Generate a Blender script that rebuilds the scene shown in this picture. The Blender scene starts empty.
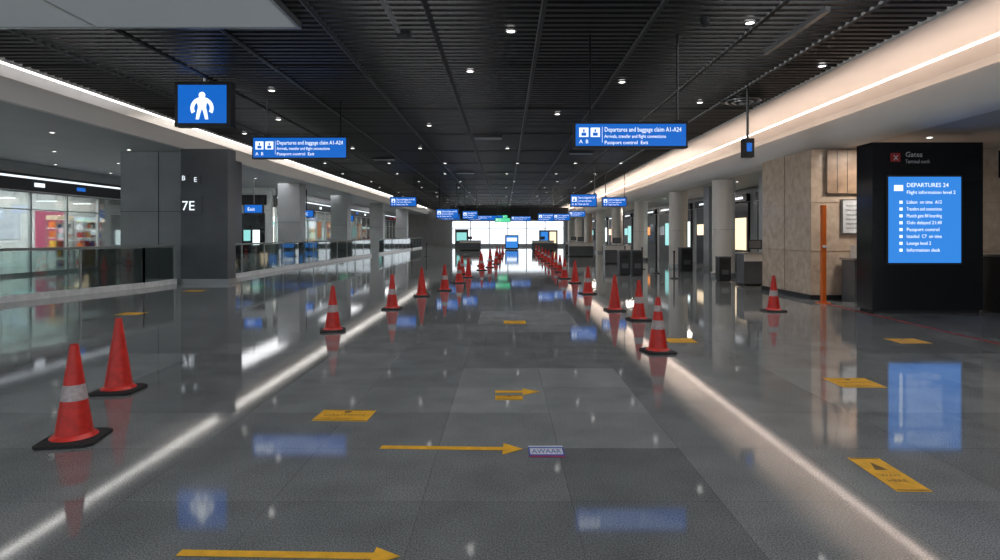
import bpy, math, random
from mathutils import Vector
random.seed(7)
scene = bpy.context.scene
COL = scene.collection

# ------------------------------------------------------------------ materials
def nt(name):
    m = bpy.data.materials.new(name); m.use_nodes = True
    return m, m.node_tree.nodes, m.node_tree.links, m.node_tree.nodes['Principled BSDF']

def pbr(name, col, rough=0.5, metal=0.0, var=0.12, scale=6.0, spec=0.5, bump=0.0):
    m, n, l, b = nt(name)
    tc = n.new('ShaderNodeTexCoord'); no = n.new('ShaderNodeTexNoise'); no.inputs['Scale'].default_value = scale
    no.inputs['Detail'].default_value = 4
    l.new(tc.outputs['Object'], no.inputs['Vector'])
    r = n.new('ShaderNodeValToRGB')
    r.color_ramp.elements[0].color = (*[c*(1-var) for c in col], 1)
    r.color_ramp.elements[1].color = (*[min(1, c*(1+var)) for c in col], 1)
    r.color_ramp.elements[0].position = .3; r.color_ramp.elements[1].position = .7
    l.new(no.outputs['Fac'], r.inputs['Fac']); l.new(r.outputs['Color'], b.inputs['Base Color'])
    b.inputs['Roughness'].default_value = rough; b.inputs['Metallic'].default_value = metal
    b.inputs['Specular IOR Level'].default_value = spec
    if bump:
        bp = n.new('ShaderNodeBump'); bp.inputs['Strength'].default_value = bump
        l.new(no.outputs['Fac'], bp.inputs['Height']); l.new(bp.outputs['Normal'], b.inputs['Normal'])
    return m

def emit(name, col, s=1.0, base=None, rough=.25):
    m, n, l, b = nt(name)
    b.inputs['Base Color'].default_value = (*(base or [c*.3 for c in col]), 1)
    b.inputs['Emission Color'].default_value = (*col, 1)
    b.inputs['Emission Strength'].default_value = s
    b.inputs['Roughness'].default_value = rough
    return m

def glassy(name, tint, refl=0.12, rough=.03):
    m, n, l, b = nt(name); n.remove(b)
    out = n['Material Output']
    t = n.new('ShaderNodeBsdfTransparent'); t.inputs['Color'].default_value = (*tint, 1)
    g = n.new('ShaderNodeBsdfGlossy'); g.inputs['Roughness'].default_value = rough
    fr = n.new('ShaderNodeFresnel'); fr.inputs['IOR'].default_value = 1.5
    ad = n.new('ShaderNodeMath'); ad.operation = 'MULTIPLY_ADD'; ad.inputs[1].default_value = .8; ad.inputs[2].default_value = refl*.4
    l.new(fr.outputs[0], ad.inputs[0])
    mx = n.new('ShaderNodeMixShader'); l.new(ad.outputs[0], mx.inputs[0]); l.new(t.outputs[0], mx.inputs[1]); l.new(g.outputs[0], mx.inputs[2])
    l.new(mx.outputs[0], out.inputs['Surface'])
    return m

def floor_mat():
    m, n, l, b = nt('polished_granite_tiles')
    tc = n.new('ShaderNodeTexCoord')
    def M2(op, a, bb=None, c=None):
        x = n.new('ShaderNodeMath'); x.operation = op
        for i, v in enumerate((a, bb, c)):
            if v is None: continue
            if isinstance(v, (int, float)): x.inputs[i].default_value = v
            else: l.new(v, x.inputs[i])
        return x.outputs[0]
    br = n.new('ShaderNodeTexBrick')
    br.inputs['Color1'].default_value = (.205, .215, .218, 1); br.inputs['Color2'].default_value = (.25, .26, .262, 1)
    br.inputs['Mortar'].default_value = (.15, .155, .157, 1)
    br.inputs['Scale'].default_value = 1.0; br.inputs['Mortar Size'].default_value = .0025
    br.inputs['Brick Width'].default_value = .9; br.inputs['Row Height'].default_value = .9
    br.offset = 0.0
    br.inputs['Bias'].default_value = -.1
    mo0 = n.new('ShaderNodeVectorMath'); mo0.operation = 'ADD'; mo0.inputs[1].default_value = (.5, 0, 0)
    l.new(tc.outputs['Object'], mo0.inputs[0]); l.new(mo0.outputs[0], br.inputs['Vector'])
    mp = n.new('ShaderNodeVectorMath'); mp.operation = 'DIVIDE'; mp.inputs[1].default_value = (1.8, 2.7, 1)
    l.new(mo0.outputs[0], mp.inputs[0])
    fl = n.new('ShaderNodeVectorMath'); fl.operation = 'FLOOR'; l.new(mp.outputs[0], fl.inputs[0])
    wn = n.new('ShaderNodeTexWhiteNoise'); wn.noise_dimensions = '2D'; l.new(fl.outputs[0], wn.inputs['Vector'])
    mr = n.new('ShaderNodeMapRange'); mr.inputs['To Min'].default_value = .74; mr.inputs['To Max'].default_value = 1.14
    l.new(wn.outputs['Value'], mr.inputs['Value'])
    sx = n.new('ShaderNodeSeparateXYZ'); l.new(tc.outputs['Object'], sx.inputs[0])
    inx = M2('MULTIPLY', M2('GREATER_THAN', sx.outputs['X'], -.5), M2('LESS_THAN', sx.outputs['X'], 1.3))
    ph = M2('FLOORED_MODULO', M2('SUBTRACT', sx.outputs['Y'], 4.5), 5.4)
    iny = M2('LESS_THAN', ph, 2.7)
    inlay = M2('MULTIPLY_ADD', M2('MULTIPLY', inx, iny), .34, 1.0)
    sp = n.new('ShaderNodeTexNoise'); sp.inputs['Scale'].default_value = 110; sp.inputs['Detail'].default_value = 3
    l.new(tc.outputs['Object'], sp.inputs['Vector'])
    ms = n.new('ShaderNodeMapRange'); ms.inputs['From Min'].default_value = .35; ms.inputs['From Max'].default_value = .65
    ms.inputs['To Min'].default_value = .55; ms.inputs['To Max'].default_value = 1.45
    l.new(sp.outputs['Fac'], ms.inputs['Value'])
    cl = n.new('ShaderNodeTexNoise'); cl.inputs['Scale'].default_value = 2.2; cl.inputs['Detail'].default_value = 8
    l.new(tc.outputs['Object'], cl.inputs['Vector'])
    mc = n.new('ShaderNodeMapRange'); mc.inputs['From Min'].default_value = .3; mc.inputs['From Max'].default_value = .7
    mc.inputs['To Min'].default_value = .86; mc.inputs['To Max'].default_value = 1.14
    l.new(cl.outputs['Fac'], mc.inputs['Value'])
    mv = M2('MULTIPLY', M2('MULTIPLY', M2('MULTIPLY', mr.outputs[0], ms.outputs[0]), mc.outputs[0]), inlay)
    sc = n.new('ShaderNodeVectorMath'); sc.operation = 'SCALE'
    l.new(br.outputs['Color'], sc.inputs[0]); l.new(mv, sc.inputs['Scale'])
    l.new(sc.outputs[0], b.inputs['Base Color'])
    rn = n.new('ShaderNodeTexNoise'); rn.inputs['Scale'].default_value = .7; rn.inputs['Detail'].default_value = 5
    l.new(tc.outputs['Object'], rn.inputs['Vector'])
    rr = n.new('ShaderNodeMapRange'); rr.inputs['To Min'].default_value = .02; rr.inputs['To Max'].default_value = .07
    l.new(rn.outputs['Fac'], rr.inputs['Value']); l.new(rr.outputs[0], b.inputs['Roughness'])
    b.inputs['Specular IOR Level'].default_value = 1.0
    bp = n.new('ShaderNodeBump'); bp.inputs['Strength'].default_value = .02; bp.inputs['Distance'].default_value = .001
    l.new(ms.outputs[0], bp.inputs['Height'])
    bq = n.new('ShaderNodeBump'); bq.inputs['Strength'].default_value = .25; bq.inputs['Distance'].default_value = .001; bq.invert = True
    l.new(br.outputs['Fac'], bq.inputs['Height']); l.new(bp.outputs[0], bq.inputs['Normal'])
    l.new(bq.outputs[0], b.inputs['Normal'])
    return m

def marble_mat():
    m, n, l, b = nt('beige_marble')
    tc = n.new('ShaderNodeTexCoord')
    no = n.new('ShaderNodeTexNoise'); no.inputs['Scale'].default_value = 5; no.inputs['Detail'].default_value = 10; no.inputs['Distortion'].default_value = .4
    l.new(tc.outputs['Object'], no.inputs['Vector'])
    r = n.new('ShaderNodeValToRGB'); e = r.color_ramp.elements
    e[0].position = .3; e[0].color = (.47, .36, .27, 1); e[1].position = .7; e[1].color = (.66, .54, .43, 1)
    k = e.new(.5); k.color = (.57, .45, .35, 1)
    l.new(no.outputs['Fac'], r.inputs['Fac']); l.new(r.outputs[0], b.inputs['Base Color'])
    b.inputs['Roughness'].default_value = .2
    return m

M = {}
M['floor'] = floor_mat()
M['marble'] = marble_mat()
M['slat'] = pbr('dark_ceiling_slat', (.019, .018, .018), .42, 0.3)
M['black'] = pbr('plenum_black', (.02, .02, .021), .8)
M['rail_dk'] = pbr('ceiling_runner', (.006, .006, .006), .5)
M['rail_lt'] = pbr('ceiling_runner_edge', (.15, .15, .15), .4)
M['white'] = pbr('white_plaster', (.74, .71, .68), .6, var=.03, scale=1)
M['soffit'] = pbr('grey_soffit', (.40, .41, .42), .5, var=.06, scale=1)
M['soffit_r'] = pbr('warm_soffit', (.52, .47, .43), .5, var=.06, scale=1)
M['ltpanel'] = emit('pale_panel_added_glow', (.62, .70, .74), .12, (.5,.52,.54), .5)  # faint emission added so the panel looks lit
M['concrete'] = pbr('grey_column_cladding', (.40, .41, .42), .38, var=.08, scale=1.5)
M['dkclad'] = pbr('dark_column_cladding', (.11, .115, .125), .3, var=.15, scale=1.5)
M['paleclad'] = pbr('pale_column_cladding', (.74, .69, .64), .3, var=.05, scale=1.5)
M['steel'] = pbr('brushed_steel', (.45, .46, .47), .28, .9, var=.08, scale=30)
M['railpaint'] = pbr('satin_rail_metal', (.42, .44, .44), .35, .3, var=.08, scale=20)
M['gloss_black'] = pbr('gloss_black', (.012, .012, .014), .12, var=.2)
M['satin_black'] = pbr('satin_black', (.02, .02, .022), .4)
M['rubber'] = pbr('black_rubber', (.016, .014, .014), .6, var=.3, scale=40, bump=.1)
M['cone'] = pbr('red_cone_plastic', (.66, .03, .02), .38, var=.2, scale=14)
M['band'] = pbr('reflective_band', (.50, .42, .42), .3, var=.2, scale=30)
M['yellow'] = pbr('yellow_floor_vinyl', (.80, .42, .03), .55, var=.14, scale=12, spec=.3)
M['yprint'] = pbr('brown_print', (.16, .08, .01), .5)
M['wvinyl'] = pbr('white_vinyl', (.7, .72, .75), .4)
M['bvinyl'] = pbr('blue_vinyl', (.02, .06, .42), .4)
M['rvinyl'] = pbr('red_vinyl', (.35, .02, .02), .4)
M['pvinyl'] = pbr('pink_packaging', (.60, .14, .20), .4)
M['orange'] = pbr('orange_paint', (.75, .16, .02), .35, var=.08)
M['blue'] = emit('lit_blue', (.006, .12, .52), 1.0)
M['bluescr'] = emit('lit_blue_screen', (.03, .20, .62), 1.15)
M['lwhite'] = emit('lit_white', (.85, .93, 1), 1.2)
M['lwarm'] = emit('lit_warm', (1, .78, .52), 1.3)
M['lcool'] = emit('lit_cool', (.75, .90, .90), 2.0)
M['lteal'] = emit('lit_teal', (.20, .50, .48), 1.4)
M['lpink'] = emit('lit_pink', (.75, .14, .26), 1.1)
M['lgreen'] = emit('lit_green', (.08, .6, .30), 1.2)
M['lorange'] = emit('lit_orange', (.9, .3, .06), 1.1)
M['lred'] = emit('lit_red', (.7, .03, .05), .9)
M['lstrip'] = emit('lit_tube', (.95, .98, 1), 3.5)
M['led_l'] = emit('cool_led_line', (1, .98, .94), 5.0)
M['led_r'] = emit('warm_led_line', (1, .82, .72), 4.5)
M['lday'] = emit('bright_daylight_glazing', (.86, .93, 1), 1.7)
M['ldown'] = emit('downlight_lens', (1, .97, .92), 5)
M['glass'] = glassy('railing_glass', (.84, .95, .93), .25)
M['sglass'] = glassy('shop_glass', (.94, .98, .98), .04)
M['shopwall'] = pbr('shop_wall', (.70, .73, .70), .6)
M['wood'] = pbr('brown_wood', (.36, .24, .16), .4, var=.25, scale=4)
M['chrome_tr'] = pbr('white_trim', (.8, .8, .8), .35, .1)

# ------------------------------------------------------------------ builder
_tc = {}
def text_mesh(s):
    if s in _tc: return _tc[s]
    c = bpy.data.curves.new('t', 'FONT'); c.body = s; c.size = 1; c.resolution_u = 2
    o = bpy.data.objects.new('t', c); COL.objects.link(o)
    dg = bpy.context.evaluated_depsgraph_get(); dg.update()
    me = bpy.data.meshes.new_from_object(o.evaluated_get(dg))
    v = [(p.co.x, p.co.y) for p in me.vertices]; f = [tuple(p.vertices) for p in me.polygons]
    bpy.data.objects.remove(o); bpy.data.meshes.remove(me); bpy.data.curves.remove(c)
    w = max([p[0] for p in v] or [1])
    _tc[s] = (v, f, w); return _tc[s]

class MB:
    def __init__(s): s.v = []; s.f = []; s.m = []; s.mats = []; s.sm = []
    def mi(s, k):
        if k not in s.mats: s.mats.append(k)
        return s.mats.index(k)
    def add(s, vs, fs, k, smooth=False):
        o = len(s.v); s.v += vs; i = s.mi(k)
        for f in fs: s.f.append(tuple(o+a for a in f)); s.m.append(i); s.sm.append(smooth)
    def box(s, x0, x1, y0, y1, z0, z1, k):
        vs = [(x0,y0,z0),(x1,y0,z0),(x1,y1,z0),(x0,y1,z0),(x0,y0,z1),(x1,y0,z1),(x1,y1,z1),(x0,y1,z1)]
        s.add(vs, [(0,3,2,1),(4,5,6,7),(0,1,5,4),(1,2,6,5),(2,3,7,6),(3,0,4,7)], k); return s
    def obox(s, p, q, w, z0, z1, k):
        d = Vector((q[0]-p[0], q[1]-p[1])); d.normalize(); nx, ny = -d.y*w/2, d.x*w/2
        pts = [(p[0]-nx,p[1]-ny),(q[0]-nx,q[1]-ny),(q[0]+nx,q[1]+ny),(p[0]+nx,p[1]+ny)]
        vs = [(a,b,z0) for a,b in pts]+[(a,b,z1) for a,b in pts]
        s.add(vs, [(0,3,2,1),(4,5,6,7),(0,1,5,4),(1,2,6,5),(2,3,7,6),(3,0,4,7)], k)
    def lathe(s, cx, cy, prof, k, seg=24, keys=None):
        for j in range(len(prof)-1):
            (r0,z0),(r1,z1) = prof[j], prof[j+1]
            vs = []
            for i in range(seg):
                a = 2*math.pi*i/seg; vs.append((cx+r0*math.cos(a), cy+r0*math.sin(a), z0))
            for i in range(seg):
                a = 2*math.pi*i/seg; vs.append((cx+r1*math.cos(a), cy+r1*math.sin(a), z1))
            s.add(vs, [(i,(i+1)%seg,seg+(i+1)%seg,seg+i) for i in range(seg)], keys[j] if keys else k, True)
    def tube(s, p, q, r, k, seg=8):
        p, q = Vector(p), Vector(q); d = (q-p).normalized()
        u = d.cross(Vector((0,0,1)));
        if u.length < .01: u = Vector((1,0,0))
        u.normalize(); w = d.cross(u)
        vs = []
        for c in (p, q):
            for i in range(seg):
                a = 2*math.pi*i/seg; vs.append(tuple(c+u*r*math.cos(a)+w*r*math.sin(a)))
        s.add(vs, [(i,(i+1)%seg,seg+(i+1)%seg,seg+i) for i in range(seg)]+[tuple(range(seg)), tuple(range(seg,2*seg))], k, True)
    def disc(s, cx, cy, z, r, k, seg=14):
        s.add([(cx+r*math.cos(2*math.pi*i/seg), cy+r*math.sin(2*math.pi*i/seg), z) for i in range(seg)], [tuple(range(seg))], k)
    def polyXZ(s, pts, y, k): s.add([(a, y, b) for a, b in pts], [tuple(range(len(pts)))], k)
    def polyXY(s, pts, z, k): s.add([(a, b, z) for a, b in pts], [tuple(range(len(pts)))], k)
    def textXZ(s, t, x, y, z, size, k, maxw=None):
        v, f, w = text_mesh(t); sx = size if not maxw or w*size < maxw else maxw/w
        s.add([(x+a*sx, y, z+b*size) for a, b in v], f, k)
    def textXY(s, t, x, y, z, size, k):
        v, f, w = text_mesh(t); s.add([(x+a*size, y+b*size, z) for a, b in v], f, k)
    def mesh(s, name):
        me = bpy.data.meshes.new(name); me.from_pydata(s.v, [], s.f)
        for k in s.mats: me.materials.append(M[k])
        me.polygons.foreach_set('material_index', s.m); me.polygons.foreach_set('use_smooth', s.sm)
        me.update(); return me
    def obj(s, name, loc=(0,0,0), rot=0, bevel=0):
        o = bpy.data.objects.new(name, s.mesh(name)); COL.objects.link(o)
        o.location = loc; o.rotation_euler = (0, 0, rot)
        if bevel:
            b = o.modifiers.new('bevel', 'BEVEL'); b.width = bevel; b.segments = 2; b.limit_method = 'ANGLE'
        return o

YE = 84.0; YS = -4.0
# ------------------------------------------------------------------ shell
b = MB(); b.box(-26, 17, YS, YE, -.2, 0, 'floor'); b.obj('floor')
b = MB(); b.box(-26, 17, YS, YE, 5.75, 5.9, 'black'); b.obj('ceiling')

b = MB()
y = YS+.1
while y < YE-.2:
    b.box(-9.95, 6.85, y, y+.11, 5.10, 5.20, 'slat'); y += .22
b.obj('ceiling_slats')
b = MB()
for x in (-8.4, -6.6, -4.8, -3.0, -1.2, .6, 2.4, 4.2, 5.7):
    b.box(x-.035, x+.035, YS, YE, 5.075, 5.12, 'rail_dk')
    b.box(x-.05, x-.035, YS, YE, 5.07, 5.12, 'rail_lt')
yy = 4.0
while yy < YE:
    b.box(-9.95, 6.85, yy-.03, yy+.03, 5.08, 5.12, 'rail_dk'); yy += 4.2
b.obj('ceiling_runners')
b = MB(); b.box(-9.9, -3.4, YS, 9.8, 5.0, 5.07, 'ltpanel'); b.box(-3.4, -3.34, YS, 9.86, 4.98, 5.09, 'steel'); b.box(-9.9, -3.4, 9.8, 9.86, 4.98, 5.09, 'steel')
b.box(-6.7,-6.66,YS,9.8,4.99,5.0,'steel'); b.box(-9.9,-3.4,7.4,7.43,4.99,5.0,'steel')
b.obj('ceiling_panel')

# left cove and lower ceiling
b = MB()
b.box(-10.75, -10.6, YS, YE, 4.46, 4.95, 'white')
b.box(-26, -10.75, YS, YE, 4.46, 4.60, 'soffit')
b.box(-11.95, -11.85, YS, YE, 4.60, 5.35, 'white')
b.box(-11.95, -9.95, YS, YE, 5.35, 5.42, 'white')
b.box(-10.0, -9.95, YS, YE, 5.06, 5.35, 'white')
b.box(-10.95, -10.87, YS, YE, 5.33, 5.35, 'led_l')
b.obj('ceiling_cove_left')
# right cove: curved white fascia
b = MB()
prof = [(8.02,4.42),(7.98,4.38)]
for i in range(9):
    a = math.pi*.5*i/8
    prof.append((8.36-.38*math.cos(a)*1.0, 4.10-.38*math.sin(a)))
vs = []
for (x,z) in prof: vs += [(x,YS,z),(x,YE,z)]
b.add(vs, [(2*i,2*i+1,2*i+3,2*i+2) for i in range(len(prof)-1)], 'white', True)
b.box(8.02, 8.14, YS, YE, 4.16, 4.42, 'white')
b.box(8.36, 17, YS, YE, 3.72, 3.86, 'soffit_r')
b.box(8.1, 10.0, YS, YE, 4.06, 4.14, 'white')
b.box(9.9, 10.0, YS, YE, 4.14, 5.25, 'white')
b.box(6.85, 10.0, YS, YE, 5.25, 5.32, 'white')
b.box(6.85, 6.9, YS, YE, 5.06, 5.25, 'white')
b.box(8.90, 8.99, YS, YE, 5.23, 5.25, 'led_r')
b.obj('ceiling_cove_right')

b = MB(); b.box(-26.1, -26, YS, YE, 0, 4.6, 'shopwall'); b.obj('wall_left')
b = MB(); b.box(17, 17.1, YS, YE, 0, 4.0, 'dkclad'); b.obj('wall_right')
b = MB(); b.box(-26, 17, YE, YE+.2, 0, 5.75, 'concrete'); b.obj('wall_back')
b = MB()
yv = YE-.08
b.box(-7.4, 8.2, yv-.02, yv, .4, 3.5, 'lday')
for x in (-7.4,-4.8,-2.2,.4,3.0,5.6,8.2): b.box(x-.06,x+.06,yv-.1,yv-.02,.2,3.6,'concrete')
b.box(-7.4,8.2,yv-.1,yv-.02,2.5,2.58,'concrete')
b.obj('window_1')

# ------------------------------------------------------------------ downlights
b = MB()
def down(x, y, z, r=.07, k='ldown'):
    b.lathe(x, y, [(r+.03, z-.012), (r+.03, z), (r, z-.012), (r, z-.004)], 'steel', 14); b.disc(x, y, z-.006, r, k)
spots = [(.1,10.2),(4.0,9.8),(-.74,12.7),(2.65,13.6),(6.5,12.3),(5.1,15.7),(-2.4,19),(4.9,19.5),(-6.8,18),(-5.6,14.4),(1.5,17.2),(-.5,21.5),(-8.9,20.5),(3.2,21.8)]
yy = 24
while yy < YE-2:
    for x in (-9.2,-6.1,-3.4,.1,2.9,5.1): spots.append((x+.5*((yy//5)%2), yy))
    yy += 5
for x, y in spots: down(x, y, 5.07)
b.obj('recessed_downlights')
b = MB()
yy = 12.5
while yy < YE-2:
    for x in (-12.6,-15.4,-18.2): down(x, yy+(x%1)*2, 4.455, .06)
    yy += 3.4
b.obj('recessed_downlights')
b = MB()
yy = 9.4
while yy < YE-2:
    down(9.2, yy, 3.715, .06)
    yy += 3.6
b.obj('recessed_downlights')

b = MB(); b.box(4.86,4.94,9.1,11.3,4.99,5.07,'steel'); b.obj('track_rail')
b = MB(); b.box(-1.82,-1.76,8.6,10.2,4.99,5.07,'steel'); b.box(-1.84,-1.6,10.1,10.3,4.98,5.07,'satin_black'); b.obj('track_rail')
b = MB(); b.lathe(3.2,9.6,[(.0,4.93),(.05,4.94),(.07,4.98),(.08,5.07)],'satin_black'); b.obj('dome_camera')
b = MB()
for i in range(6):
    r = .55-.09*i; b.lathe(6.1,15.4,[(r,5.04-.012*i),(r-.03,5.02-.012*i),(r-.06,5.065)],'steel' if i%2 else 'satin_black',28)
b.obj('air_diffuser')
b = MB()
for (x, y) in ((-.6,21),(-5.5,27),(3.2,25),(-2.2,33)):
    b.box(x-.5,x+.5,y,y+.5,5.02,5.07,'satin_black')
    for i in range(5): b.box(x-.47,x+.47,y+.05+.09*i,y+.08+.09*i,5.0,5.03,'steel')
b.obj('ceiling_vents')

# ------------------------------------------------------------------ lights
def area(name, loc, sx, sy, power, col, rot=(0,0,0), shape='RECTANGLE'):
    d = bpy.data.lights.new(name, 'AREA'); d.shape = shape; d.size = sx
    if shape == 'RECTANGLE': d.size_y = sy
    d.energy = power; d.color = col
    o = bpy.data.objects.new(name, d); COL.objects.link(o); o.location = loc; o.rotation_euler = rot; return o
UP = (math.pi, 0, 0)
area('cove_strip_light', (8.35, 10, 4.18), .15, 28, 150, (1,.78,.65), UP)
area('cove_strip_light', (8.35, 54, 4.18), .15, 58, 450, (1,.82,.70), UP)
area('cove_strip_light', (-11.3, 7, 4.66), .2, 22, 35, (.94,.95,1), UP)
area('cove_strip_light', (-11.3, 51, 4.66), .2, 64, 260, (1,.94,.88), UP)
for x in (-7.5, -1.5, 4.5):  # unseen fill above the slats, added to brighten the floor
    area('plenum_fill_light', (x, 16, 5.70), 2.0, 38, 1550, (.97,.98,1))
    area('plenum_fill_light', (x, 59, 5.70), 2.0, 46, 1600, (1,.97,.93))
for y in (33, 48, 66):  # added fill under the left soffit, apart from its downlights
    area('soffit_fill_light', (-12.6, y-1.5, 4.44), 1.4, 8.0, 80, (.97,.98,1))
for y, p in ((13.6, 65), (18.2, 45), (32, 50), (46, 50), (64, 50)):  # added fill along the right soffit, brightening marble, wood and bays
    area('soffit_fill_light', (9.6 if y > 20 else 8.85, y, 3.70), .6, .6, p, (1,.90,.80))
area('shop_fill_light', (-21.2, 25, 4.38), 3.1, 20, 2900, (.96,.99,1))  # added fill behind the fascia, brightens the near shop
for y in (42, 54, 68):  # added fill for the farther shop, also kept behind its fascia
    area('shop_fill_light', (-15.6, y, 4.38), 2.4, 9, 800, (1,.97,.93))

w = bpy.data.worlds.new('world'); scene.world = w; w.use_nodes = True
w.node_tree.nodes['Background'].inputs[0].default_value = (.70, .77, .82, 1)
w.node_tree.nodes['Background'].inputs[1].default_value = 1.0

# ------------------------------------------------------------------ traffic cones
def cone_mesh(bands):
    b = MB()
    h = .205
    def ring(r, z, c): return [(r-c,-r,z),(r,-r+c,z),(r,r-c,z),(r-c,r,z),(-r+c,r,z),(-r,r-c,z),(-r,-r+c,z),(-r+c,-r,z)]
    rs = [ring(h,0,.04), ring(h,.025,.04), ring(h-.03,.038,.04)]
    vs = sum(rs, [])
    fs = [tuple(range(7,-1,-1)), tuple(range(16,24))]
    for j in range(2):
        for i in range(8): fs.append((8*j+i, 8*j+(i+1)%8, 8*j+8+(i+1)%8, 8*j+8+i))
    b.add(vs, fs, 'rubber')
    def r_at(z): return .128-(.128-.030)*(z-.06)/(.74-.06)
    prof = [(.165,.036),(.15,.05),(r_at(.06),.065)]
    keys = ['cone','cone']
    cuts = [.20,.30,.32,.44,.46,.56,.64,.72]
    for z in cuts:
        prof.append((r_at(z), z))
        lo = prof[-2][1]
        k = 'cone'
        if bands >= 1 and lo >= .318 and z <= .445: k = 'band'
        if bands >= 2 and lo >= .555 and z <= .645: k = 'band'
        keys.append(k)
    prof += [(.030,.74),(.026,.75),(.018,.748),(.016,.70)]; keys += ['cone','cone','cone','rubber']
    b.lathe(0, 0, prof, 'cone', 28, keys)
    return b.mesh('traffic_cone')
CM = [cone_mesh(i) for i in range(3)]
cones = [(-3.36,4.68,1,.2),(-3.96,6.15,0,.1),(-2.87,10.0,1,.3),(-2.44,12.97,1,0),(-2.18,15.7,0,.2),(-1.74,17.3,1,0),
 (-1.53,20,1,.2),(-1.38,22.6,0,0),(-1.75,24.5,1,0),(-1.05,27.2,1,.4),(-.75,29.5,1,.1),(-1.25,31,0,.1),(-.5,33,1,0),(-.9,37,1,0),(-.35,40,1,0),(-.6,45,1,0),(-.2,51,1,0),
 (2.09,8.2,2,.15),(2.52,11.3,1,.2),(2.32,12.7,0,.1),(2.25,16.3,1,.3),(2.33,20,0,0),(2.18,22,1,.2),(2.38,26,1,0),(2.42,28.6,1,.2),(2.46,31,0,0),(2.48,34,1,0),(2.5,37,1,0),(2.55,41,1,0),(2.6,46,1,0),(2.7,52,1,0),
 (5.64,12.6,1,.3)]
for x, y, k, r in cones:
    o = bpy.data.objects.new('traffic_cone', CM[k]); COL.objects.link(o); o.location = (x, y, 0); o.rotation_euler = (0,0,r)

# ------------------------------------------------------------------ floor markings
def arrow(L, wsh, hl, hw, loc, rot):
    b = MB()
    pts = [(-L/2,-wsh/2),(L/2-hl,-wsh/2),(L/2-hl,-hw/2),(L/2,0),(L/2-hl,hw/2),(L/2-hl,wsh/2),(-L/2,wsh/2)]
    b.polyXY(pts, .003, 'yellow'); b.add([(p[0]*1.006,p[1]*1.02,.0015) for p in pts], [tuple(range(7))], 'yprint')
    return b.obj('floor_arrow_decal', loc, rot)
arrow(1.07, .07, .15, .24, (-.40,4.50,0), -.035)
arrow(1.12, .06, .14, .17, (-1.08,3.0,0), -.03)
arrow(.46, .09, .18, .26, (.13,6.12,0), 0)
def plate(w, d, loc, rot, kind=0):
    b = MB(); b.box(-w/2,w/2,-d/2,d/2,.0,.003,'yellow')
    z = .0045
    if kind == 0:
        b.textXY('CAUTION', -w*.4, -d*.08, z, w*.17, 'yprint'); b.textXY('keep distance', -w*.38, -d*.35, z, w*.11, 'yprint'); b.disc(0, d*.3, z, w*.07, 'yprint')
    else:
        b.polyXY([(-w*.2,d*.1),(w*.2,d*.1),(0,d*.35)], z, 'yprint'); b.textXY('WAIT', -w*.32, -d*.1, z, w*.25, 'yprint'); b.textXY('HERE', -w*.32, -d*.25, z, w*.25, 'yprint')
    b.box(-w/2+.01,w/2-.01,-d/2+.01,-d/2+.02,.003,.0045,'yprint'); b.box(-w/2+.01,w/2-.01,d/2-.02,d/2-.01,.003,.0045,'yprint')
    return b.obj('floor_sticker', loc, rot)
plate(.48,.32,(-1.42,5.32,0),-.05)
plate(.27,.16,(.04,5.90,0),0)
plate(.46,.42,(3.78,6.5,0),.0)
plate(.22,.56,(2.56,4.02,0),-.02,1)
plate(.46,.42,(6.08,9.06,0),0)
plate(.42,.4,(2.66,9.1,0),0)
plate(.4,.4,(.18,11,0),0)
plate(.45,.4,(-7.6,12.2,0),0)
plate(.5,.4,(-8.9,17.2,0),0)
b = MB(); b.box(-.13,.13,-.115,.115,0,.003,'bvinyl'); b.box(-.12,.12,-.06,.06,.003,.0045,'wvinyl'); b.box(-.13,.13,.09,.115,.003,.0045,'wvinyl'); b.box(-.13,.13,-.115,-.09,.003,.0045,'rvinyl')
v, f, tw = text_mesh('AWAAR'); b.add([(-.108+a*.216/tw, -.045+c*.125, .0055) for a, c in v], f, 'bvinyl'); b.obj('floor_label', (.305,4.43,0), 0)
b = MB(); b.obox((7.45,13.9),(7.15,6.0),.05,0,.006,'rvinyl'); b.obj('floor_line_tape')

# ------------------------------------------------------------------ hanging signs
def hang_sign(x0,x1,z0,z1,y,lines=('Departures and baggage claim A1-A24','Arrivals, transfer and flight connections','Passport control  Exit'), icons=2, name='hanging_sign', d=.16, face='blue'):
    b = MB(); w = x1-x0; h = z1-z0
    t = .035
    b.box(x0,x1,y,y+d,z0,z1,'satin_black')
    b.box(x0+t,x1-t,y-.006,y,z0+t,z1-t,face)
    for rx in (x0+w*.15, x1-w*.08):
        b.tube((rx,y+d/2,z1-.01),(rx,y+d/2,5.12),.018,'satin_black'); b.box(rx-.06,rx+.06,y+.02,y+d-.02,z1,z1+.04,'satin_black')
    yf = y-.009
    ih = h*.42; x = x0+t+.06
    for i in range(icons):
        b.box(x,x+ih*.85,yf,y-.003,z0+h*.42,z0+h*.42+ih*.85,'lwhite')
        b.box(x+ih*.2,x+ih*.65,yf-.002,yf,z0+h*.42+ih*.1,z0+h*.42+ih*.4,face); b.box(x+ih*.35,x+ih*.5,yf-.002,yf,z0+h*.42+ih*.45,z0+h*.42+ih*.7,face)
        x += ih*1.05
    b.textXZ('A  B', x0+t+.06, yf, z0+t+h*.1, h*.2, 'lwhite')
    b.box(x,x+.006,yf,y-.003,z0+h*.2,z0+h*.8,'lwhite'); x += .04
    for i, s in enumerate(lines):
        b.textXZ(s, x, yf, z1-t-h*(.30+.24*i), h*(.25 if i == 0 else .19), 'lwhite', (x1-t-.08-x)*(1, .8, .62)[i])
    return b.obj(name)
hang_sign(-6.58,-4.10,3.58,4.16,15.6)
hang_sign(1.19,3.17,3.11,3.56,10.4)
b = MB()
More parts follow.
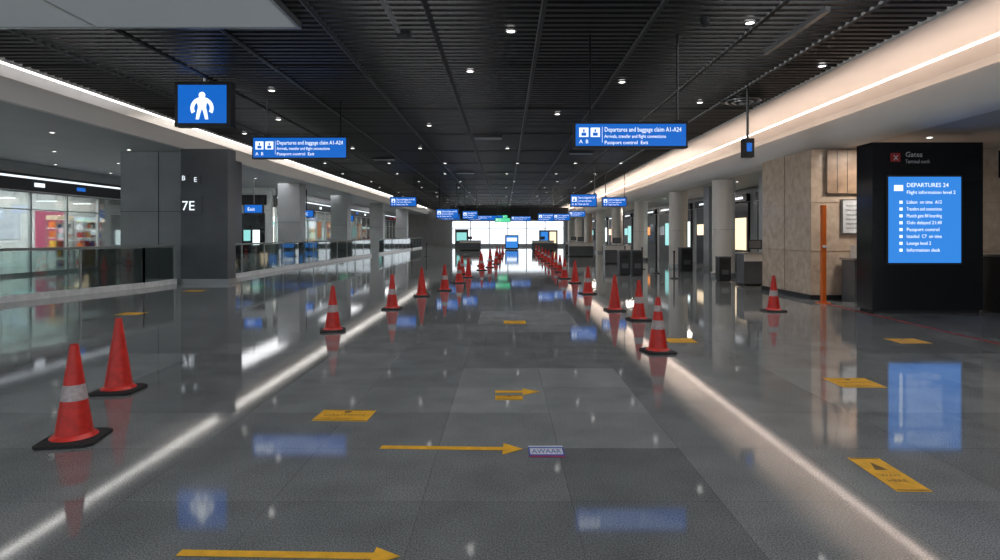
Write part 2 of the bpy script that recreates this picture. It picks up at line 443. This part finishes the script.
b.box(-7.38,-6.12,13.4,13.62,4.02,5.03,'satin_black'); b.box(-7.30,-6.22,13.39,13.4,4.10,4.95,'blue')
cx, cz, yf = -6.76, 4.47, 13.385
def blob(pts, k='lwhite', yy=yf): b.polyXZ([(cx+a, cz+c) for a, c in pts], yy, k)
blob([(.075*math.cos(i*.449), .075*math.sin(i*.449)+.25) for i in range(14)])
N = 18
for i in range(N):
    a0 = math.radians(-28+236*i/N); a1 = math.radians(-28+236*(i+1)/N)
    blob([(.26*math.cos(a0), .25*math.sin(a0)-.04),(.26*math.cos(a1), .25*math.sin(a1)-.04),(.175*math.cos(a1), .16*math.sin(a1)-.04),(.175*math.cos(a0), .16*math.sin(a0)-.04)])
blob([(-.12,.15),(.12,.15),(.09,-.02),(-.09,-.02)])
blob([(-.09,-.02),(.01,-.02),(-.035,-.15),(-.07,-.29),(-.14,-.29),(-.12,-.15)]); blob([(-.01,-.02),(.09,-.02),(.12,-.15),(.14,-.29),(.07,-.29),(.035,-.15)])
b.tube((-6.75,13.5,5.0),(-6.75,13.5,5.12),.04,'satin_black')
b.obj('pictogram_sign')
for (x0,x1,z0,z1,y) in [(3.25,4.6,3.0,3.65,30),(5.5,6.9,3.2,3.75,34),(-4.6,-3.1,2.7,3.35,40),(-3.0,-1.9,2.7,3.3,42),(2.4,3.6,2.6,3.2,44),(3.7,5.0,2.7,3.25,46),(-3.6,-.2,3.0,3.5,58),(.6,2.6,3.0,3.5,60),(-6.9,-5.3,3.3,3.9,36),(5.3,6.7,3.1,3.6,50),(-5.6,-3.9,2.9,3.4,52)]:
    hang_sign(x0,x1,z0,z1,y,icons=1)
hang_sign(-.9,.5,2.75,3.15,54,lines=('EXIT','Way out','Level 1'),icons=1,name='exit_sign',face='lgreen')
b = MB(); b.box(5.58,5.82,14,14.2,3.42,3.86,'satin_black'); b.box(5.64,5.76,13.99,14,3.55,3.75,'blue'); b.tube((5.7,14.1,3.86),(5.7,14.1,5.12),.03,'satin_black'); b.obj('gate_number_sign')

# ------------------------------------------------------------------ totem with screen
b = MB()
b.box(7.53,9.80,12.3,12.85,.06,3.5,'gloss_black'); b.box(7.58,9.75,12.34,12.8,0,.06,'satin_black')
b.box(7.80,9.36,12.27,12.3,.99,2.83,'satin_black'); b.box(7.84,9.32,12.26,12.27,1.03,2.79,'bluescr')
yf = 12.252
b.box(7.95,8.13,yf,12.26,2.50,2.62,'lwhite'); b.textXZ('DEPARTURES 24', 8.2, yf, 2.58, .12, 'lwhite', 1.0)
b.textXZ('Flight information level 2', 8.2, yf, 2.44, .10, 'lwhite', 1.0)
for i, s in enumerate(('Lisbon  on time  A12','Transfers and connections','Munich gate B4 boarding','Oslo delayed 21:40','Passport control','Istanbul  C7  on time','Lounge level 2','Information desk')):
    b.textXZ(s, 8.2, yf, 2.24-.14*i, .10, 'lwhite', .72 if i != 6 else .5)
    b.box(8.06,8.12,yf,12.26,2.24-.14*i,2.30-.14*i,'lwhite')
b.box(7.90,8.10,12.29,12.3,3.10,3.28,'rvinyl'); b.textXZ('X', 7.95, 12.285, 3.13, .15, 'wvinyl')
b.textXZ('Gates', 8.2, 12.29, 3.2, .15, 'wvinyl'); b.textXZ('Terminal north', 8.2, 12.29, 3.07, .11, 'wvinyl', .5)
b.obj('information_totem', bevel=.012)

b = MB(); b.box(9.95,11.6,11.6,12.1,2.75,3.3,'gloss_black'); b.textXZ('at', 9.98, 11.59, 2.85, .4, 'lwhite'); b.tube((10.2,11.85,3.3),(10.2,11.85,3.72),.03,'satin_black'); b.tube((11.4,11.85,3.3),(11.4,11.85,3.72),.03,'satin_black'); b.obj('lettered_sign')
b = MB(); b.box(10.1,11.6,12.2,13.0,0,1.15,'satin_black'); b.box(10.05,11.65,12.15,13.05,1.15,1.2,'steel'); b.box(10.2,10.9,12.19,12.2,.3,.9,'dkclad'); b.obj('service_counter')

# ------------------------------------------------------------------ marble wall block on right
b = MB()
b.box(7.55,17,14.8,15.1,0,3.72,'marble'); b.box(7.55,7.85,15.1,17.6,0,3.72,'marble'); b.box(7.85,11.2,17.3,17.6,0,3.72,'marble')
for z in (1.2,2.4): b.box(7.54,7.55,14.8,17.6,z,z+.008,'wood'); b.box(7.55,17,14.79,14.8,z,z+.008,'wood')
b.box(7.54,7.55,16.2,16.208,0,3.72,'wood')
b.box(7.52,7.55,14.77,17.62,0,.12,'satin_black'); b.box(7.55,17,14.77,14.8,0,.12,'satin_black')
b.obj('wall_marble')
b = MB(); b.box(7.9,9.9,14.72,14.77,2.62,3.70,'wood')
for i in range(8): b.box(7.9+.25*i,7.906+.25*i,14.71,14.72,2.62,3.70,'dkclad')
b.obj('wood_wall_panel')
b = MB(); b.box(8.3,8.95,14.72,14.79,1.65,2.45,'wvinyl'); b.box(8.27,8.98,14.74,14.79,1.62,2.48,'steel')
for i in range(6): b.textXZ('Notice to all passengers', 8.36, 14.715, 2.3-.11*i, .07, 'satin_black', .5)
b.obj('notice_board')
b = MB(); b.box(8.25,8.95,14.15,14.7,0,1.0,'dkclad'); b.box(8.2,9.0,14.1,14.72,1.0,1.05,'steel'); b.box(8.4,8.8,14.2,14.6,1.05,1.35,'paleclad'); b.box(8.3,8.9,14.13,14.15,.7,.9,'paleclad'); b.obj('check_in_kiosk')
b = MB(); b.box(7.42,7.52,14.03,14.13,.02,2.3,'orange'); b.box(7.34,7.59,13.96,14.21,0,.02,'orange'); b.box(7.42,7.52,14.015,14.03,1.3,1.36,'wvinyl'); b.obj('orange_barrier_post', bevel=.012)

b = MB(); b.box(11.2,11.4,17.6,YE,0,3.72,'concrete')
b.obj('wall_right_bays')
yy = 19
ks = ['lteal','gloss_black','lwarm','gloss_black','lcool','lteal','gloss_black','lwarm','lteal','gloss_black','lorange','lcool']
i = 0
while yy < YE-4:
    b = MB(); k = ks[i % len(ks)]
    b.box(11.10,11.195,yy,yy+3.2,0,3.1,'satin_black'); b.box(11.08,11.10,yy+.2,yy+1.5,.9,2.4,k if i%3 else 'gloss_black'); b.box(11.08,11.1,yy+1.7,yy+3.0,1.6,2.2,ks[(i+4)%len(ks)])
    b.box(11.02,11.195,yy,yy+3.2,3.15,3.5,'satin_black'); b.box(11.0,11.02,yy+.4,yy+2.4,3.27,3.37,'lwhite'); b.box(11.1,11.195,yy+1.5,yy+1.7,3.1,3.15,'satin_black')
    b.obj('storefront_bay'); yy += 4.2; i += 1
def rcol(x, y, r, k='paleclad', z=3.72):
    b = MB(); b.lathe(x, y, [(r+.04,0),(r+.04,.15),(r,.17),(r,1.8),(r-.006,1.81),(r,1.82),(r,z)], k, 32, ['steel','steel',k,'steel','steel',k]); b.obj('round_column')
rcol(8.45,23.2,.42); rcol(8.55,29.6,.45); 
for y in (38,46,54,62,70,78): rcol(8.6,y,.42)
b = MB(); b.box(8.75,9.45,20.0,20.7,0,3.72,'concrete'); b.box(8.72,9.48,19.97,20.73,0,.15,'steel'); b.obj('square_column')
b = MB(); b.box(8.9,9.6,26.2,26.9,0,3.72,'concrete'); b.box(8.87,9.63,26.17,26.93,0,.15,'steel'); b.obj('square_column')
def bin_(x, y, w=.5, d=.5, h=1.0):
    b = MB(); b.box(-w/2,w/2,-d/2,d/2,.04,h,'satin_black'); b.box(-w/2+.03,w/2-.03,-d/2+.03,d/2-.03,0,.04,'rubber'); b.box(-w/2-.015,w/2+.015,-d/2-.015,d/2+.015,h,h+.05,'dkclad'); b.box(-w*.3,w*.3,-d/2-.008,-d/2,h*.72,h*.88,'rubber'); b.box(-w*.3,w*.3,-d/2-.008,-d/2,h*.3,h*.5,'dkclad'); b.obj('litter_bin', (x, y, 0), bevel=.015)
bin_(4.75,24,.42,.5,.95); bin_(5.25,24,.42,.5,.95); bin_(7.6,20.9,.4,.4,.8); bin_(8.0,26.6)
def desk(x, y, w=1.6, name='service_desk'):
    b = MB(); b.box(-w/2,w/2,0,.6,.08,1.0,'dkclad'); b.box(-w/2-.04,w/2+.04,-.08,.66,1.0,1.05,'steel'); b.box(-w/2,w/2,-.06,0,.78,1.0,'paleclad'); b.box(-w/2+.05,w/2-.05,.05,.55,0,.08,'rubber')
    b.box(-.25,.2,.2,.24,1.15,1.45,'satin_black'); b.box(-.06,.0,.24,.3,1.05,1.25,'steel'); b.box(-.2,.15,.19,.2,1.19,1.42,'dkclad'); b.obj(name, (x, y, 0))
desk(7.9,18.7,.9); desk(6.2,33,1.4); desk(5.6,44,1.8); desk(-3.6,62,2.2); desk(3.8,60,2.2); desk(6.0,52,1.5)
def stanchion(x, y):
    b = MB(); b.lathe(x, y, [(0,0),(.16,0),(.16,.02),(.03,.05),(.03,.95),(.04,.96),(.04,1.02),(0,1.03)], 'satin_black', 14); b.obj('queue_stanchion')
for p in ((6.2,22),(6.3,25),(6.4,28),(6.2,31),(-6.2,40),(-5.9,45)): stanchion(*p)

# ------------------------------------------------------------------ left column, railing, shops
b = MB(); b.box(-13.2,-10.76,20.6,21.6,0,4.46,'concrete'); b.box(-11.9,-11.885,20.585,20.6,0,4.46,'satin_black'); b.box(-13.2,-10.76,20.58,20.6,2.4,2.412,'satin_black')
b.obj('grey_column')
b = MB(); b.box(-10.75,-10.35,20.5,23.6,0,4.46,'dkclad')
b.box(-10.75,-9.2,19.9,20.5,0,4.46,'dkclad'); b.box(-10.78,-9.17,19.87,20.53,0,.14,'steel')
b.obj('dark_column')
b = MB()
b.box(-10.74,-10.04,19.86,19.9,2.3,2.9,'dkclad'); b.textXZ('7E', -10.7, 19.85, 2.42, .44, 'lwhite')
b.box(-10.74,-10.5,19.86,19.9,3.35,3.62,'dkclad'); b.textXZ('B', -10.70, 19.85, 3.41, .22, 'lwhite')
b.box(-10.34,-10.1,19.86,19.9,3.3,3.58,'dkclad'); b.textXZ('E', -10.3, 19.85, 3.36, .22, 'lwhite')
b.obj('gate_number_sign')
def rail(pts, name='glass_railing', H=1.25):
    b = MB()
    for p, q in zip(pts[:-1], pts[1:]):
        d = Vector((q[0]-p[0], q[1]-p[1])); L = d.length; n = max(1, round(L/2.2))
        b.obox(p, q, .16, 0, .16, 'chrome_tr')
        b.obox(p, q, .015, .16, H-.05, 'glass')
        b.tube((p[0],p[1],H),(q[0],q[1],H),.035,'railpaint')
        for i in range(n+1):
            x = p[0]+d.x*i/n; y = p[1]+d.y*i/n
            b.box(x-.015,x+.015,y-.03,y+.03,.1,H,'railpaint')
    return b.obj(name)
rail([(-12.6,3.5),(-11.9,14.1),(-10.95,18.2),(-10.85,19.7)])
rail([(-10.0,20.6),(-10.3,30),(-10.3,46)])
rail([(-10.3,49),(-10.3,74)])

def shop_left(x, y0, y1, back, seed):
    R = random.Random(seed)
    b = MB()
    b.box(x-.05,x+.05,y0,y1,.0,.12,'steel')
    b.box(x-.015,x+.015,y0,y1,.12,3.3,'sglass')
    b.box(x-.25,x+.1,y0,y1,3.3,4.02,'satin_black')
    b.box(x-.25,x,y0,y1,4.02,4.455,'concrete')
    b.box(x+.1,x+.13,y0,y1,3.84,3.92,'lwhite'); b.box(x+.1,x+.12,y0,y1,3.32,3.36,'chrome_tr')
    y = y0
    while y <= y1:
        b.box(x-.05,x+.05,y-.035,y+.035,0,3.3,'railpaint'); y += 2.0
    b.box(x-.04,x+.04,y0,y1,2.6,2.64,'railpaint')
    y = y0+1
    while y < y1-2:
        k = R.choice(['lred','lcool','lwhite','blue','lred']); b.box(x+.1,x+.125,y,y+R.uniform(.3,.7),3.54,3.70,k); y += R.uniform(2,4)
    b.obj('shop_front')
    b = MB()
    b.box(back-.1,back,y0,y1,0,4.4,'shopwall')
    y = y0+.4
    while y < y1-2:
        k = R.choice(['lteal','lcool','lwarm','lteal','lpink','lwarm','lwhite','lorange'])
        ww = R.uniform(1.0,2.2); b.box(back,back+.05,y,y+ww,R.choice([.8,1.4]),R.uniform(2.3,3.1),k); y += ww+R.uniform(.3,1)
    b.obj('shop_interior_wall')
    y = y0+.8
    while y < y1-1.6:
        b = MB(); ww = R.uniform(.9,1.5); xx = R.uniform(back+1.0, x-1.4)
        for z in (.1,.55,1.0,1.45,1.9): 
            b.box(xx,xx+.5,y,y+ww,z,z+.03,'paleclad')
            for j in range(int(ww/.2)):
                b.box(xx+.1,xx+.4,y+.05+.2*j,y+.18+.2*j,z+.03,z+.03+R.uniform(.15,.33),R.choice(['wvinyl','yellow','rvinyl','pvinyl','orange','paleclad','dkclad','bvinyl']))
        for xx2 in (xx,xx+.47):
            for yv2 in (y,y+ww-.03): b.box(xx2,xx2+.03,yv2,yv2+.03,0,2.3,'steel')
        b.box(xx,xx+.5,y,y+ww,2.3,2.5,R.choice(['lcool','lteal','lwhite','lwarm','lpink']))
        b.obj('display_shelf'); y += ww+R.uniform(.9,2.0)
    b = MB()
    y = y0+1
    while y < y1-.3: b.box(back+.6,x-3.9,y,y+.1,3.30,3.355,'lstrip'); b.box(back+.6,back+.64,y+.03,y+.07,3.355,4.46,'steel'); b.box(x-3.94,x-3.9,y+.03,y+.07,3.355,4.46,'steel'); y += 2.6
    if x < -18: b.obj('ceiling_light_battens')
shop_left(-19, 14, 35.8, -24.5, 3)
b = MB(); b.box(-19,-14,36,36.2,0,4.46,'shopwall'); b.box(-18.6,-14.3,35.9,36,3.4,4.0,'satin_black'); b.box(-17.6,-16.0,35.86,35.9,3.0,3.6,'blue'); b.textXZ('Duty free', -17.4,35.85,3.2,.3,'lwhite')
b.box(-18.6,-14.4,35.95,36,.5,2.9,'gloss_black'); 
for i in range(7): b.box(-18.4+.55*i,-18.0+.55*i,35.92,35.95,1.0+.25*(i%2),1.9,['lorange','lwarm','lteal','lpink','lwarm','lteal','lcool'][i])
b.obj('wall_shop_return')
shop_left(-14, 36.6, 82, -18.5, 11)
for (x, y) in ((-11.9,33),(-11.9,43),(-11.6,54),(-11.4,66)):
    b = MB(); b.box(x-.6,x+.6,y,y+1.0,0,4.46,'concrete'); b.box(x-.63,x+.63,y-.03,y+1.03,0,.15,'steel'); b.box(x-.6,x+.6,y-.015,y,2.3,2.315,'satin_black'); b.obj('square_column')
for (x,y,k,t) in ((-13.0,31,'blue','Exit'),(-12.6,38,'blue','WC'),(-12.6,48,'blue','Lifts')):
    b = MB(); b.box(x-.5,x+.5,y,y+.15,2.7,3.2,'satin_black'); b.box(x-.45,x+.45,y-.02,y,2.75,3.15,k); b.textXZ(t, x-.3,y-.025,2.85,.25,'lwhite'); b.tube((x,y+.07,3.2),(x,y+.07,4.46),.03,'satin_black'); b.obj('direction_sign')

# ------------------------------------------------------------------ far end furnishings
b = MB(); b.box(.0,1.5,66,66.3,.05,1.6,'satin_black'); b.box(.1,1.4,65.97,66,.2,1.5,'bluescr'); b.box(.2,1.3,65.96,65.97,.9,1.3,'lwhite'); b.box(.1,1.4,65.9,66.4,0,.05,'steel'); b.obj('advert_screen')
b = MB(); b.box(-6,-4.4,72,72.3,0,2.2,'dkclad'); b.box(-5.8,-4.6,71.97,72,.9,1.9,'lteal'); b.box(-6.05,-4.35,71.9,72.35,2.2,2.3,'satin_black'); b.obj('information_stand')
b = MB(); b.box(4.2,6.5,74,74.3,0,2.2,'dkclad'); b.box(4.4,5.3,73.97,74,.8,2.0,'bluescr'); b.box(5.5,6.3,73.97,74,.6,2.0,'lwarm'); b.obj('information_stand')
b = MB(); b.box(-7,8,76,76.3,3.5,5.08,'satin_black'); b.box(-.9,.3,75.9,76,3.6,4.1,'lgreen'); b.textXZ('EXIT', -.75,75.88,3.7,.33,'lwhite'); b.obj('exit_sign_header')

# ------------------------------------------------------------------ camera
cd = bpy.data.cameras.new('camera'); cam = bpy.data.objects.new('camera', cd); COL.objects.link(cam)
cd.sensor_width = 36; cd.lens = 21.6; cd.shift_x = -.005; cd.shift_y = -.045; cd.clip_end = 300
cam.location = (0, 0, 1.6); cam.rotation_euler = (math.pi/2, 0, 0)
scene.camera = cam
scene.view_settings.view_transform = 'Standard'
scene.view_settings.exposure = 0.08
